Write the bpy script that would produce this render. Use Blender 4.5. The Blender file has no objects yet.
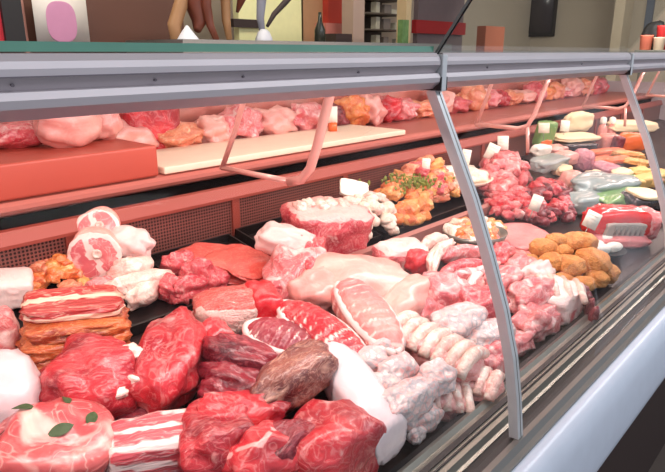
import bpy, bmesh, math, random
from mathutils import Vector, Matrix, noise
C = bpy.context.scene.collection
sc = bpy.context.scene
R = math.radians
# ------------------------------------------------------------ camera, world, lights
EYE = Vector((0, 0, 1.5))
AX = Vector((568/846.2, -693/934.8, 0)).normalized()          # camera right
FW = Vector((.709, .6417, -.293)).normalized()
AX = (AX - FW*AX.dot(FW)).normalized()
UP = AX.cross(FW)
cam = bpy.data.cameras.new('camera'); co = bpy.data.objects.new('camera', cam); C.objects.link(co)
co.matrix_world = Matrix.Translation(EYE) @ Matrix((AX, UP, -FW)).transposed().to_4x4()
cam.sensor_width = 36; cam.lens = 36*600/665; cam.clip_start = .02; cam.clip_end = 60
sc.camera = co
w = bpy.data.worlds.new('world'); sc.world = w; w.use_nodes = True
w.node_tree.nodes['Background'].inputs[0].default_value = (.82, .88, 1, 1)
w.node_tree.nodes['Background'].inputs[1].default_value = .6
sc.view_settings.view_transform = 'Standard'; sc.view_settings.look = 'None'
sc.view_settings.exposure = 0.2; sc.view_settings.gamma = 1; sc.view_settings.use_curve_mapping = False
def area(name, loc, target, sx, sy, power, col):
    l = bpy.data.lights.new(name, 'AREA'); l.shape = 'RECTANGLE'; l.size = sx; l.size_y = sy; l.energy = power; l.color = col
    o = bpy.data.objects.new(name, l); C.objects.link(o); o.location = loc
    z = (Vector(loc)-Vector(target)).normalized(); x = Vector((1, 0, 0)); x = (x-z*x.dot(z)).normalized(); y = z.cross(x)
    o.matrix_world = Matrix.Translation(loc) @ Matrix((x, y, z)).transposed().to_4x4()
    return o
area('counter_lamp', (2.0, .56, 1.432), (2.0, .80, .9), 4.8, .03, 17, (1, .80, .75))
area('rear_counter_lamp', (2.0, 1.0, 1.475), (2.0, 1.1, .9), 4.8, .05, 9, (1, .66, .58))
area('overhead_light', (1.8, -.5, 2.7), (1.8, .6, .9), 3.4, .5, 30, (.9, .95, 1))
area('overhead_light', (1.8, 2.0, 2.75), (2.0, 3.4, 1.2), 4, .5, 48, (1, .93, .8))  # unseen overhead lamp brightening the background behind the counter
area('overhead_light', (6.6, 1.6, 2.75), (8.0, 2.0, 1.4), 2.5, .5, 60, (1, .95, .86))  # unseen lamp added to brighten the far right wall

# ------------------------------------------------------------ helpers
random.seed(7)
def lin(c):
    c = [x/255 for x in c]
    return tuple(x/12.92 if x <= .04045 else ((x+.055)/1.055)**2.4 for x in c) + (1,)
def newmat(name):
    m = bpy.data.materials.new(name); m.use_nodes = True
    return m, m.node_tree.nodes, m.node_tree.links, m.node_tree.nodes['Principled BSDF']
def plain(name, col, rough=.5, metal=0, coat=0, bump=0, bscale=60, var=.06, emit=0, trans=0):
    m, N, L, b = newmat(name)
    b.inputs['Roughness'].default_value = rough; b.inputs['Metallic'].default_value = metal
    b.inputs['Coat Weight'].default_value = coat; b.inputs['Transmission Weight'].default_value = trans
    t = N.new('ShaderNodeTexCoord'); n = N.new('ShaderNodeTexNoise'); n.inputs['Scale'].default_value = bscale*.4
    L.new(t.outputs['Object'], n.inputs['Vector'])
    mx = N.new('ShaderNodeMix'); mx.data_type = 'RGBA'
    c = lin(col); mx.inputs['A'].default_value = tuple(x*(1-var) for x in c[:3])+(1,)
    mx.inputs['B'].default_value = tuple(min(1, x*(1+var)) for x in c[:3])+(1,)
    L.new(n.outputs[0], mx.inputs['Factor']); L.new(mx.outputs['Result'], b.inputs['Base Color'])
    if bump:
        n2 = N.new('ShaderNodeTexNoise'); n2.inputs['Scale'].default_value = bscale; L.new(t.outputs['Object'], n2.inputs['Vector'])
        bp = N.new('ShaderNodeBump'); bp.inputs['Strength'].default_value = bump; bp.inputs['Distance'].default_value = .004
        L.new(n2.outputs[0], bp.inputs['Height']); L.new(bp.outputs[0], b.inputs['Normal'])
    if emit:
        b.inputs['Emission Color'].default_value = c; b.inputs['Emission Strength'].default_value = emit
    return m
def flesh(name, lean, lean2, fat, marb=.35, scale=30, stretch=(1, 1, 1), rough=.32, coat=.35, bump=.5, sharp=.22, net=None, veins=.5):
    m, N, L, b = newmat(name)
    t = N.new('ShaderNodeTexCoord'); oi = N.new('ShaderNodeObjectInfo')
    sc_ = N.new('ShaderNodeVectorMath'); sc_.operation = 'SCALE'; sc_.inputs[0].default_value = (3.1, 5.7, 4.3)
    L.new(oi.outputs['Random'], sc_.inputs['Scale'])
    ad = N.new('ShaderNodeVectorMath'); ad.operation = 'ADD'; L.new(t.outputs['Object'], ad.inputs[0]); L.new(sc_.outputs[0], ad.inputs[1])
    mp = N.new('ShaderNodeMapping'); mp.inputs['Scale'].default_value = stretch; L.new(ad.outputs[0], mp.inputs[0])
    n1 = N.new('ShaderNodeTexNoise'); n1.inputs['Scale'].default_value = scale; n1.inputs['Detail'].default_value = 4; n1.inputs['Distortion'].default_value = .8
    n2 = N.new('ShaderNodeTexNoise'); n2.inputs['Scale'].default_value = scale*.5; n2.inputs['Detail'].default_value = 3
    n3 = N.new('ShaderNodeTexNoise'); n3.inputs['Scale'].default_value = scale*3; n3.inputs['Detail'].default_value = 2
    for n in (n1, n2, n3): L.new(mp.outputs[0], n.inputs['Vector'])
    at_ = N.new('ShaderNodeAttribute'); at_.attribute_name = 'fat'
    s = N.new('ShaderNodeMath'); s.operation = 'MULTIPLY_ADD'; s.inputs[1].default_value = .75; L.new(at_.outputs['Fac'], s.inputs[0]); L.new(n1.outputs[0], s.inputs[2])
    mr = N.new('ShaderNodeMapRange'); mr.interpolation_type = 'SMOOTHSTEP'
    th = .72-.42*marb; mr.inputs['From Min'].default_value = th; mr.inputs['From Max'].default_value = th+sharp
    L.new(s.outputs[0], mr.inputs['Value'])
    c1 = N.new('ShaderNodeMix'); c1.data_type = 'RGBA'; c1.inputs['A'].default_value = lin(lean); c1.inputs['B'].default_value = lin(lean2)
    mr2 = N.new('ShaderNodeMapRange'); mr2.inputs['From Min'].default_value = .38; mr2.inputs['From Max'].default_value = .62; L.new(n2.outputs[0], mr2.inputs['Value'])
    L.new(mr2.outputs[0], c1.inputs['Factor'])
    n4 = N.new('ShaderNodeTexNoise'); n4.inputs['Scale'].default_value = scale*1.3; n4.inputs['Detail'].default_value = 2; n4.inputs['Distortion'].default_value = 1.6; L.new(mp.outputs[0], n4.inputs['Vector'])
    dv_ = N.new('ShaderNodeMath'); dv_.operation = 'SUBTRACT'; dv_.inputs[1].default_value = .5; L.new(n4.outputs[0], dv_.inputs[0])
    ab_ = N.new('ShaderNodeMath'); ab_.operation = 'ABSOLUTE'; L.new(dv_.outputs[0], ab_.inputs[0])
    vr = N.new('ShaderNodeMapRange'); vr.inputs['From Min'].default_value = 0; vr.inputs['From Max'].default_value = .035; vr.inputs['To Min'].default_value = veins; vr.inputs['To Max'].default_value = 0
    L.new(ab_.outputs[0], vr.inputs['Value'])
    mxv = N.new('ShaderNodeMath'); mxv.operation = 'MAXIMUM'; L.new(vr.outputs[0], mxv.inputs[0]); L.new(mr.outputs[0], mxv.inputs[1])
    c2 = N.new('ShaderNodeMix'); c2.data_type = 'RGBA'; c2.inputs['B'].default_value = lin(fat)
    L.new(c1.outputs['Result'], c2.inputs['A']); L.new(mxv.outputs[0], c2.inputs['Factor'])
    out = c2.outputs['Result']
    if net:
        v = N.new('ShaderNodeTexVoronoi'); v.feature = 'DISTANCE_TO_EDGE'; v.inputs['Scale'].default_value = net[1]; L.new(mp.outputs[0], v.inputs['Vector'])
        mr3 = N.new('ShaderNodeMapRange'); mr3.inputs['From Min'].default_value = .05; mr3.inputs['From Max'].default_value = .16; mr3.inputs['To Min'].default_value = 1; mr3.inputs['To Max'].default_value = 0
        L.new(v.outputs['Distance'], mr3.inputs['Value'])
        c3 = N.new('ShaderNodeMix'); c3.data_type = 'RGBA'; c3.inputs['B'].default_value = lin(net[0]); L.new(out, c3.inputs['A']); L.new(mr3.outputs[0], c3.inputs['Factor'])
        out = c3.outputs['Result']
    L.new(out, b.inputs['Base Color'])
    b.inputs['Roughness'].default_value = rough; b.inputs['Coat Weight'].default_value = coat; b.inputs['Coat Roughness'].default_value = .2
    b.inputs['Subsurface Weight'].default_value = .12; b.inputs['Subsurface Radius'].default_value = (.012, .004, .003); b.inputs['Subsurface Scale'].default_value = 1
    bp = N.new('ShaderNodeBump'); bp.inputs['Strength'].default_value = bump; bp.inputs['Distance'].default_value = .008
    hs = N.new('ShaderNodeMath'); hs.operation = 'MULTIPLY_ADD'; hs.inputs[1].default_value = .5; L.new(n3.outputs[0], hs.inputs[0]); L.new(n4.outputs[0], hs.inputs[2])
    L.new(hs.outputs[0], bp.inputs['Height']); L.new(bp.outputs[0], b.inputs['Normal'])
    return m
def glassmat(name, tint, refl=1.0):
    m = bpy.data.materials.new(name); m.use_nodes = True; N = m.node_tree.nodes; L = m.node_tree.links
    N.clear(); o = N.new('ShaderNodeOutputMaterial'); t = N.new('ShaderNodeBsdfTransparent'); t.inputs[0].default_value = tint
    g = N.new('ShaderNodeBsdfGlossy'); g.inputs['Roughness'].default_value = .02
    f = N.new('ShaderNodeFresnel'); f.inputs[0].default_value = 1.45; mx = N.new('ShaderNodeMixShader')
    mm = N.new('ShaderNodeMath'); mm.operation = 'MULTIPLY'; mm.inputs[1].default_value = refl; L.new(f.outputs[0], mm.inputs[0])
    L.new(mm.outputs[0], mx.inputs[0]); L.new(t.outputs[0], mx.inputs[1]); L.new(g.outputs[0], mx.inputs[2]); L.new(mx.outputs[0], o.inputs[0])
    return m

M = {}
M['steel'] = plain('brushed_steel', (150, 150, 142), .28, .7, bscale=20)
M['rail'] = plain('brushed_aluminium', (190, 182, 186), .5, .4, bscale=30)
M['rail_light'] = plain('bright_aluminium', (235, 236, 240), .45, .3)
M['rail_dark'] = plain('shadow_gap_aluminium', (120, 112, 118), .4, .7)
M['seal'] = plain('black_rubber_seal', (30, 28, 30), .6)
M['greyseal'] = plain('grey_profile', (118, 116, 112), .4, .5)
M['pillar'] = plain('pillar_aluminium', (206, 208, 210), .4, .45)
M['white'] = plain('white_enamel_panel', (208, 216, 230), .3, coat=.4)
M['toe'] = plain('dark_brown_plinth', (52, 36, 32), .6)
M['deck'] = plain('dark_deck', (44, 26, 26), .45, .2)
M['tray'] = plain('black_tray', (26, 18, 18), .35)
M['redlit'] = plain('red_lit_steel', (150, 70, 58), .42, .2, bscale=6, var=.2)  # plain steel with the red glow of the case put into its colour
M['ledge'] = plain('pink_lit_ledge', (178, 102, 90), .4, .15, bscale=5, var=.15)
M['board'] = plain('cream_cutting_board', (240, 214, 190), .5)
M['dark'] = plain('dark_gap', (12, 7, 7), .95)
for n_ in M['dark'].node_tree.nodes:
    if n_.type == 'BSDF_PRINCIPLED': n_.inputs['Specular IOR Level'].default_value = .05
M['bracket'] = plain('pink_enamel_bracket', (226, 170, 160), .3, .3)
M['tube'] = plain('lamp_tube', (255, 190, 180), .5, emit=2.5)
M['glass'] = glassmat('clear_glass', (.985, .99, .985, 1), .12)
M['glass_edge'] = plain('green_glass_edge', (84, 140, 118), .15, coat=.8, var=.15)
M['glass_top'] = glassmat('top_glass', (.95, .97, .96, 1), .25)
M['card'] = plain('white_card', (244, 240, 226), .6)
M['cardpink'] = plain('faded_card', (238, 222, 200), .6)
# perforated steel
def perforated():
    m, N, L, b = newmat('perforated_panel')
    t = N.new('ShaderNodeTexCoord'); sp = N.new('ShaderNodeSeparateXYZ'); L.new(t.outputs['Object'], sp.inputs[0])
    fs = []
    for ax in ('X', 'Z'):
        a = N.new('ShaderNodeMath'); a.operation = 'MULTIPLY'; a.inputs[1].default_value = 1/.0075; L.new(sp.outputs[ax], a.inputs[0])
        f = N.new('ShaderNodeMath'); f.operation = 'FRACT'; L.new(a.outputs[0], f.inputs[0])
        d = N.new('ShaderNodeMath'); d.operation = 'SUBTRACT'; d.inputs[1].default_value = .5; L.new(f.outputs[0], d.inputs[0])
        q = N.new('ShaderNodeMath'); q.operation = 'POWER'; q.inputs[1].default_value = 2; L.new(d.outputs[0], q.inputs[0]); fs.append(q)
    s = N.new('ShaderNodeMath'); L.new(fs[0].outputs[0], s.inputs[0]); L.new(fs[1].outputs[0], s.inputs[1])
    mr = N.new('ShaderNodeMapRange'); mr.inputs['From Min'].default_value = .09; mr.inputs['From Max'].default_value = .14; L.new(s.outputs[0], mr.inputs['Value'])
    mx = N.new('ShaderNodeMix'); mx.data_type = 'RGBA'; mx.inputs['A'].default_value = lin((34, 12, 12)); mx.inputs['B'].default_value = lin((132, 80, 72))
    L.new(mr.outputs[0], mx.inputs['Factor']); L.new(mx.outputs['Result'], b.inputs['Base Color'])
    b.inputs['Roughness'].default_value = .4; b.inputs['Metallic'].default_value = .2
    return m
M['perf'] = perforated()
WHT = (246, 226, 216)
M['red'] = flesh('red_beef', (206, 50, 60), (140, 20, 36), (236, 156, 150), .28, 20, (1, 2.2, 1.5), veins=.32)
M['redb'] = flesh('bright_red_beef', (214, 54, 62), (158, 26, 40), (238, 166, 160), .32, 22, veins=.32)
M['dkred'] = flesh('dark_red_beef', (140, 34, 48), (84, 14, 30), (200, 100, 106), .30, 24, (1, 3, 1.5), veins=.35)
M['cutred'] = flesh('cut_red_face', (214, 28, 42), (190, 24, 36), WHT, .06, 30, bump=.15, veins=.08)
M['salmon'] = flesh('salmon_meat', (214, 92, 82), (196, 70, 66), (244, 210, 200), .34, 60, (1, 3, 1))
M['pink'] = flesh('pink_pork', (226, 128, 128), (208, 92, 100), (246, 212, 206), .55, 30)
M['pinkred'] = flesh('pink_red_pork', (216, 92, 98), (190, 56, 70), (240, 186, 180), .42, 40)
M['pale'] = flesh('pale_pork', (234, 172, 160), (226, 148, 140), (246, 214, 204), .45, 16, bump=.25, sharp=.3, veins=.15)
M['fat'] = flesh('white_fat', (240, 214, 208), (232, 196, 192), (248, 232, 226), .5, 18, bump=.25, sharp=.3, veins=.15)
M['coolfat'] = flesh('cool_white_fat', (224, 208, 210), (214, 196, 200), (236, 226, 228), .5, 14, bump=.2, sharp=.3, veins=.15)
M['bone'] = flesh('bone_white', (242, 214, 200), (226, 170, 160), (250, 238, 226), .6, 40)
M['smoked'] = flesh('smoked_belly', (220, 118, 64), (158, 60, 34), (240, 180, 124), .40, 22, (1, 2.5, 4))
M['bacon'] = flesh('bacon', (196, 48, 46), (170, 40, 40), (250, 214, 190), .40, 20, (.5, 2, 4))
M['marin'] = flesh('marinated_chicken', (232, 136, 66), (212, 96, 50), (246, 190, 130), .45, 50)
M['marin2'] = flesh('pale_marinated', (230, 140, 104), (214, 110, 84), (248, 200, 160), .5, 50)
M['yellowmar'] = flesh('yellow_marinated', (232, 168, 92), (214, 134, 68), (248, 214, 150), .5, 50)
M['white_l'] = flesh('white_lumps', (244, 232, 214), (228, 206, 186), (252, 246, 236), .5, 50)
M['brown'] = flesh('brown_shank', (140, 78, 66), (96, 40, 40), (206, 160, 140), .40, 28, (1, 2.5, 1.5))
M['netted'] = flesh('netted_pork', (236, 200, 194), (224, 158, 156), (242, 232, 228), .62, 34, net=((196, 184, 186), 70), veins=.3)
M['breaded'] = flesh('breaded', (232, 158, 86), (206, 126, 62), (242, 186, 118), .4, 90, rough=.6, coat=0, bump=.8)
M['ham'] = flesh('ham', (226, 130, 128), (216, 116, 118), (238, 168, 160), .4, 40, bump=.15)
M['leaf'] = plain('green_leaf', (92, 116, 74), .5, var=.2)
M['parsley'] = plain('chopped_parsley', (120, 132, 52), .7, var=.3)
M['orange'] = plain('orange_pack', (240, 110, 50), .4, coat=.4)
M['cream'] = plain('cream_pack', (240, 220, 180), .5)
M['greygreen'] = plain('grey_pack', (140, 154, 152), .35, coat=.5, bump=.4)
M['lilac'] = flesh('lilac_ham', (206, 140, 152), (190, 116, 132), (230, 180, 180), .4, 30)
M['redpack'] = plain('red_wrapper', (214, 26, 24), .25, coat=.7)
M['label'] = plain('grey_label', (176, 164, 156), .5)
M['egg'] = plain('white_egg', (240, 236, 226), .4)
M['yellowcheese'] = plain('tan_cheese', (224, 180, 110), .5, bump=.3)
M['bottle'] = plain('pinkish_bottle', (232, 150, 136), .2, coat=.6)
M['greenbag'] = plain('green_leaf_bag', (120, 160, 96), .3, coat=.5, bump=.5)
M['jar'] = plain('dark_jar', (70, 60, 62), .2, .3, coat=.6, var=.4, bscale=200)
M['ink'] = plain('grey_ink', (140, 132, 126), .7)

def link(name, bm, mat, parent=None, smooth=True):
    me = bpy.data.meshes.new(name)
    if smooth:
        for f in bm.faces: f.smooth = True
    bm.to_mesh(me); bm.free()
    for m in (mat if isinstance(mat, list) else [mat]): me.materials.append(m)
    o = bpy.data.objects.new(name, me); C.objects.link(o)
    if parent: o.parent = parent
    return o
def tagit(o, label, cat, group=None, kind=None):
    if label: o['label'] = label
    if cat: o['category'] = cat
    if group: o['group'] = group
    if kind: o['kind'] = kind
    return o
def thing(name, label, cat, loc=(0, 0, 0), group=None, mw=None):
    o = bpy.data.objects.new(name, None); C.objects.link(o); o.empty_display_size = .05
    if mw is not None: o.matrix_world = mw
    else: o.location = loc
    return tagit(o, label, cat, group)
def copytree(o, parent=None):
    c = o.copy(); C.objects.link(c)
    if parent: c.parent = parent
    for ch in list(o.children): copytree(ch, c)
    return c
def box(bm, x0, x1, y0, y1, z0, z1, bev=0):
    r = bmesh.ops.create_cube(bm, size=1)
    for v in r['verts']: v.co = Vector((x0+(v.co.x+.5)*(x1-x0), y0+(v.co.y+.5)*(y1-y0), z0+(v.co.z+.5)*(z1-z0)))
    if bev:
        es = list({e for v in r['verts'] for e in v.link_edges})
        bmesh.ops.bevel(bm, geom=es, offset=bev, segments=3, profile=.6, affect='EDGES')
    return bm
def tube(bm, pts, r, seg=10):
    pts = [Vector(p) for p in pts]; rings = []
    for i, p in enumerate(pts):
        d = (pts[min(i+1, len(pts)-1)]-pts[max(i-1, 0)]).normalized()
        a = d.orthogonal().normalized() if i == 0 else (prev-d*prev.dot(d)).normalized()
        prev = a; b2 = d.cross(a); rr = r[i] if isinstance(r, (list, tuple)) else r
        rings.append([bm.verts.new(p+(a*math.cos(t)+b2*math.sin(t))*rr) for t in [k*2*math.pi/seg for k in range(seg)]])
    for A, B in zip(rings, rings[1:]):
        for k in range(seg): bm.faces.new((A[k], A[(k+1) % seg], B[(k+1) % seg], B[k]))
    bm.faces.new(rings[0][::-1]); bm.faces.new(rings[-1])
    return bm
def extrude_x(prof, x0, x1):                                   # closed (y,z) profile swept along the counter
    bm = bmesh.new()
    a = [bm.verts.new((x0, y, z)) for y, z in prof]; b = [bm.verts.new((x1, y, z)) for y, z in prof]
    n = len(prof)
    for k in range(n): bm.faces.new((a[k], a[(k+1) % n], b[(k+1) % n], b[k]))
    bm.faces.new(a[::-1]); bm.faces.new(b); bmesh.ops.recalc_face_normals(bm, faces=bm.faces)
    return bm
def lathe(bm, prof, seg=24, c=(0, 0, 0)):
    c = Vector(c); rings = []
    for r, z in prof: rings.append([bm.verts.new(c+Vector((r*math.cos(k*2*math.pi/seg), r*math.sin(k*2*math.pi/seg), z))) for k in range(seg)])
    for A, B in zip(rings, rings[1:]):
        for k in range(seg): bm.faces.new((A[k], A[(k+1) % seg], B[(k+1) % seg], B[k]))
    bm.faces.new(rings[0][::-1]); bm.faces.new(rings[-1])
    return bm
# deck geometry: z of the display deck at depth y
Y0, Z0, SL = .42, .90, .205                                     # front edge y, its z, slope of the deck
def deckz(y): return Z0+(y-Y0)*SL
NRM = Vector((0, -SL, 1)).normalized()
def ray(u, v): return (AX*(u-332.5)+UP*(236-v)+FW*600).normalized()
def at(u, v, h=0):
    d = ray(u, v); n = Vector((0, -SL, 1)); k = Z0-Y0*SL+h
    t = (k-EYE.dot(n))/d.dot(n); return EYE+d*t
def aty(u, v, y):
    d = ray(u, v); return EYE+d*(y/d.y)
def atz(u, v, z):
    d = ray(u, v); return EYE+d*((z-EYE.z)/d.z)
def pxm(p): return (p-EYE).dot(FW)/600
def frame(p1, p2, roll=0, nrm=None):
    X = (p2-p1).normalized(); Z = nrm or NRM; Z = (Z-X*Z.dot(X)).normalized(); Y = Z.cross(X)
    m = Matrix((X, Y, Z)).transposed().to_4x4(); m = Matrix.Translation((p1+p2)/2) @ m
    if roll: m = m @ Matrix.Rotation(R(roll), 4, 'X')
    return m, (p2-p1).length
def lumpbm(L, W, H, e=2.4, n=.10, f=1.6, seed=0, sub=4, taper=0, bend=0, ybend=0, ridge=None, fat=None, cut=None, fine=.035):
    bm = bmesh.new(); bmesh.ops.create_icosphere(bm, subdivisions=sub, radius=1)
    lay = bm.verts.layers.float.new('fat'); off = Vector((seed*3.7, seed*1.9, -seed*2.3))
    for v in bm.verts:
        d = v.co.normalized()
        r = (abs(d.x)**e+abs(d.y)**e+abs(d.z)**e)**(-1/e)
        q = d*r
        if cut is not None and q.x > cut: q.x = cut+(q.x-cut)*.12
        k = 1+n*noise.noise(q*f+off)*2+fine*noise.noise(q*f*5+off)*2
        if ridge: k2 = 1+ridge[1]*(abs(math.cos(q.x*math.pi*ridge[0]/2))**.6-.6)
        else: k2 = 1
        tp = 1+taper*q.x
        v[lay] = fat(q.x, q.y, q.z) if fat else 0
        p = Vector((q.x*k*L/2, q.y*k*tp*k2*W/2, q.z*k*tp*k2*H/2))
        p.z -= bend*q.x*q.x*L; p.y -= ybend*q.x*q.x*L
        v.co = p
    return bm
SEED = [0]
def settle(bm, m, lift=.006):                                    # soft undersides flatten where they rest on the deck
    mi = m.inverted(); n = mi.to_3x3() @ Vector((0, 0, 1))
    for v in bm.verts:
        p = m @ v.co; d = deckz(p.y)+lift-p.z
        if d > 0: v.co += n*d*.97
        p = m @ v.co
        lim = .430 if p.z > .93 else .430
        if p.y < lim: v.co += (mi.to_3x3() @ Vector((0, 1, 0)))*(lim-p.y)*.95
        if p.y > 1.155: v.co += (mi.to_3x3() @ Vector((0, 1, 0)))*(1.155-p.y)
def meat(name, label, cat, p1, p2, W, H, mat, h, h2=None, roll=0, group=None, parent=None, pm=None, **kw):
    a = at(*p1, h); b = at(*p2, h if h2 is None else h2)
    m, L = frame(a, b, roll); s = pxm((a+b)/2)
    SEED[0] += 1; kw.setdefault('seed', SEED[0])
    bm = lumpbm(L, W*s, H*s, **kw); settle(bm, m)
    o = link(name, bm, M[mat] if isinstance(mat, str) else mat)
    if parent: o.parent = parent; o.matrix_world = m; o.matrix_parent_inverse = parent.matrix_world.inverted()
    else: o.matrix_world = m; tagit(o, label, cat, group)
    return o
def part_of(root, name, bm, mat, m=None, label=None):
    o = link(name, bm, mat); o.parent = root
    if m is not None: o.matrix_local = m
    if label: o['label'] = label
    return o

# ------------------------------------------------------------ room
def struct(name, bm, mat): return tagit(link(name, bm, mat, smooth=False), None, None, kind='structure')
M['floor'] = plain('floor_tile', (96, 84, 78), .5, bscale=3, var=.15)
M['wall'] = plain('grey_beige_wall', (204, 190, 172), .8, bscale=2, var=.1)
M['wallbrown'] = plain('brown_panel_wall', (84, 50, 42), .6, bscale=3, var=.25)
M['ceil'] = plain('ceiling_white', (220, 216, 210), .8)
struct('floor', box(bmesh.new(), -3, 9, -3, 4.2, -.05, 0), M['floor'])
struct('ceiling', box(bmesh.new(), -3, 9, -1.2, 4.2, 2.8, 2.85), M['ceil'])
struct('wall_back', box(bmesh.new(), -3, 9, 4.1, 4.2, 0, 2.8), M['wall'])
struct('wall_right', box(bmesh.new(), 8.9, 9, -1.2, 4.1, 0, 2.8), M['wall'])

# ------------------------------------------------------------ the counter
X0, X1 = -.6, 4.7
PIL = [-.07, .765, 1.612, 2.505, 3.375, 4.245]
GP = [(.497, 1.447), (.459, 1.370), (.4216, 1.294), (.389, 1.216), (.36, 1.139), (.340, 1.07), (.328, 1.005), (.32, .944)]
ct = thing('display_counter', 'long refrigerated butcher display counter with curved glass front and aluminium rail', 'display counter', (0, 0, 0))
def cpart(name, bm, mat, smooth=False, label=None):
    o = link(name, bm, M[mat] if isinstance(mat, str) else mat, ct, smooth)
    if label: o['label'] = label
    return o
YB = 1.17
cpart('deck', extrude_x([(Y0-.02, deckz(Y0)-.03), (YB, deckz(YB)-.03), (YB, deckz(YB)), (Y0-.02, deckz(Y0-.02))], X0, X1), 'deck')
# front rail: stepped aluminium profiles
cpart('front_rail', extrude_x([(.412, .87), (.412, .932), (.404, .936), (.398, .930), (.372, .936), (.366, .946), (.350, .948), (.346, .938), (.340, .938), (.340, .87)], X0, X1), 'steel')
cpart('seal_strip', extrude_x([(.424, .87), (.424, .928), (.412, .93), (.412, .87)], X0, X1), 'seal')
cpart('seal_strip', extrude_x([(.340, .88), (.340, .936), (.328, .940), (.316, .940), (.316, .88)], X0, X1), 'seal')
cpart('glass_channel', extrude_x([(.316, .88), (.316, .944), (.306, .946), (.300, .938), (.292, .936), (.288, .88)], X0, X1), 'greyseal')
cpart('front_panel', extrude_x([(.34, .90), (.33, .931), (.288, .932), (.279, .930), (.272, .925), (.267, .917), (.262, .905), (.258, .885), (.255, .86), (.253, .83), (.252, .80), (.254, .785), (.262, .772), (.34, .765)], X0, X1), 'white', label='white enamel bumper panel', smooth=True)
cpart('plinth', box(bmesh.new(), X0, X1, .36, 1.3, .12, .77), 'toe', label='dark brown lower front')
cpart('plinth_foot', box(bmesh.new(), X0, X1, .44, 1.25, 0, .12), 'seal')
cpart('seal_strip', box(bmesh.new(), X0, X1, .376, .385, .930, .9375), 'seal')
cpart('seal_strip', box(bmesh.new(), X0, X1, .360, .3625, .945, .949), 'seal')
# back of the well
def bz(y, r): return 1.5-y*r
cpart('perforated_panel', box(bmesh.new(), X0, X1, YB-.004, YB+.004, deckz(YB)-.02, bz(YB, .298)), 'perf')
for x in [-.35+.42*k for k in range(12)]:
    cpart('panel_mullion', box(bmesh.new(), x, x+.022, YB-.010, YB-.004, deckz(YB), bz(YB, .298)), 'redlit')
cpart('well_lip', extrude_x([(YB-.014, bz(YB, .300)), (YB-.014, bz(YB, .294)), (YB-.004, bz(YB, .273)), (YB+.010, bz(YB, .272)), (YB+.010, bz(YB, .300))], X0, X1), 'redlit', label='red lit steel lip')
cpart('air_slot', box(bmesh.new(), X0, X1, YB+.062, YB+.075, 1.08, 1.19), 'dark')
# rear ledge with rounded nose
YL = 1.22; zt = bz(YL, .225); zb = bz(YL, .252)
prof = [(YL+.012, zb)]+[(YL+.012-.02*math.sin(t), zb+(zt-zb)*(.5-.5*math.cos(t))) for t in [R(a) for a in (20, 50, 80, 110, 140, 165)]]+[(YL+.02, zt), (1.62, zt), (1.62, zb)]
cpart('rear_ledge', extrude_x(prof, X0, X1), 'ledge', smooth=False)
cpart('rear_body', box(bmesh.new(), X0, X1, 1.30, 1.58, 0, zb), 'redlit')
M['mirror'] = plain('rear_sliding_panel', (214, 150, 136), .22, .6, bscale=3, var=.12)
cpart('rear_screen', box(bmesh.new(), X0, X1, 1.60, 1.62, zt, 1.455), 'mirror')
# top rail: bulged aluminium extrusion in facets
TR = [(.505, 1.4995), (.487, 1.499), (.481, 1.4935), (.479, 1.488), (.479, 1.4825), (.487, 1.4720), (.481, 1.4712), (.4775, 1.4655), (.4785, 1.4590), (.490, 1.4495), (.545, 1.449), (.545, 1.4995)]
segm = [(X0, PIL[1]-.008)]+[(PIL[i]+.008, PIL[i+1]-.008) for i in range(1, 5)]+[(PIL[5]+.008, X1)]
for a, b in segm: cpart('top_rail', extrude_x(TR, a, b), 'rail')
for a, b in segm: cpart('rail_groove', box(bmesh.new(), a, b, .4785, .481, 1.4818, 1.4828), 'rail_dark')
for x in [.02, .18, .30, .40, .58, .9, 1.3]:
    bm = bmesh.new(); tube(bm, [(x, .485, 1.477), (x, .4815, 1.4765)], .0013, 10); cpart('screw', bm, 'rail_dark')
for x in PIL[1:]:
    cpart('rail_joint', box(bmesh.new(), x-.006, x+.006, .476, .54, 1.446, 1.497, .002), 'pillar')
    cpart('joint_gap', box(bmesh.new(), x-.0085, x-.006, .4765, .53, 1.447, 1.466), 'seal')
    cpart('joint_gap', box(bmesh.new(), x+.006, x+.0085, .4765, .53, 1.447, 1.466), 'seal')
# glass panes, pillars
def curve_strip(x0, x1, off0, off1):
    pr = []; n = len(GP)
    def nr(i):
        a = Vector(GP[max(i-1, 0)]); b = Vector(GP[min(i+1, n-1)]); d = (b-a).normalized(); return Vector((d.y, -d.x))
    A = [Vector(GP[i])+nr(i)*off0 for i in range(n)]; B = [Vector(GP[i])+nr(i)*off1 for i in range(n)]
    return extrude_x([tuple(p) for p in A]+[tuple(p) for p in reversed(B)], x0, x1)
xs = [X0]+PIL[1:]+[X1]
for a, b in zip(xs, xs[1:]): cpart('glass_pane', curve_strip(a+.004, b-.004, 0, .005), 'glass', smooth=True)
for x in PIL[1:]:
    p = cpart('pillar', curve_strip(x-.008, x+.008, -.005, .010), 'pillar', label='slim curved light grey pillar')
    q = link('pillar_groove', curve_strip(x+.0000, x+.0014, .0098, .0104), M['greyseal'], p)
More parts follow.
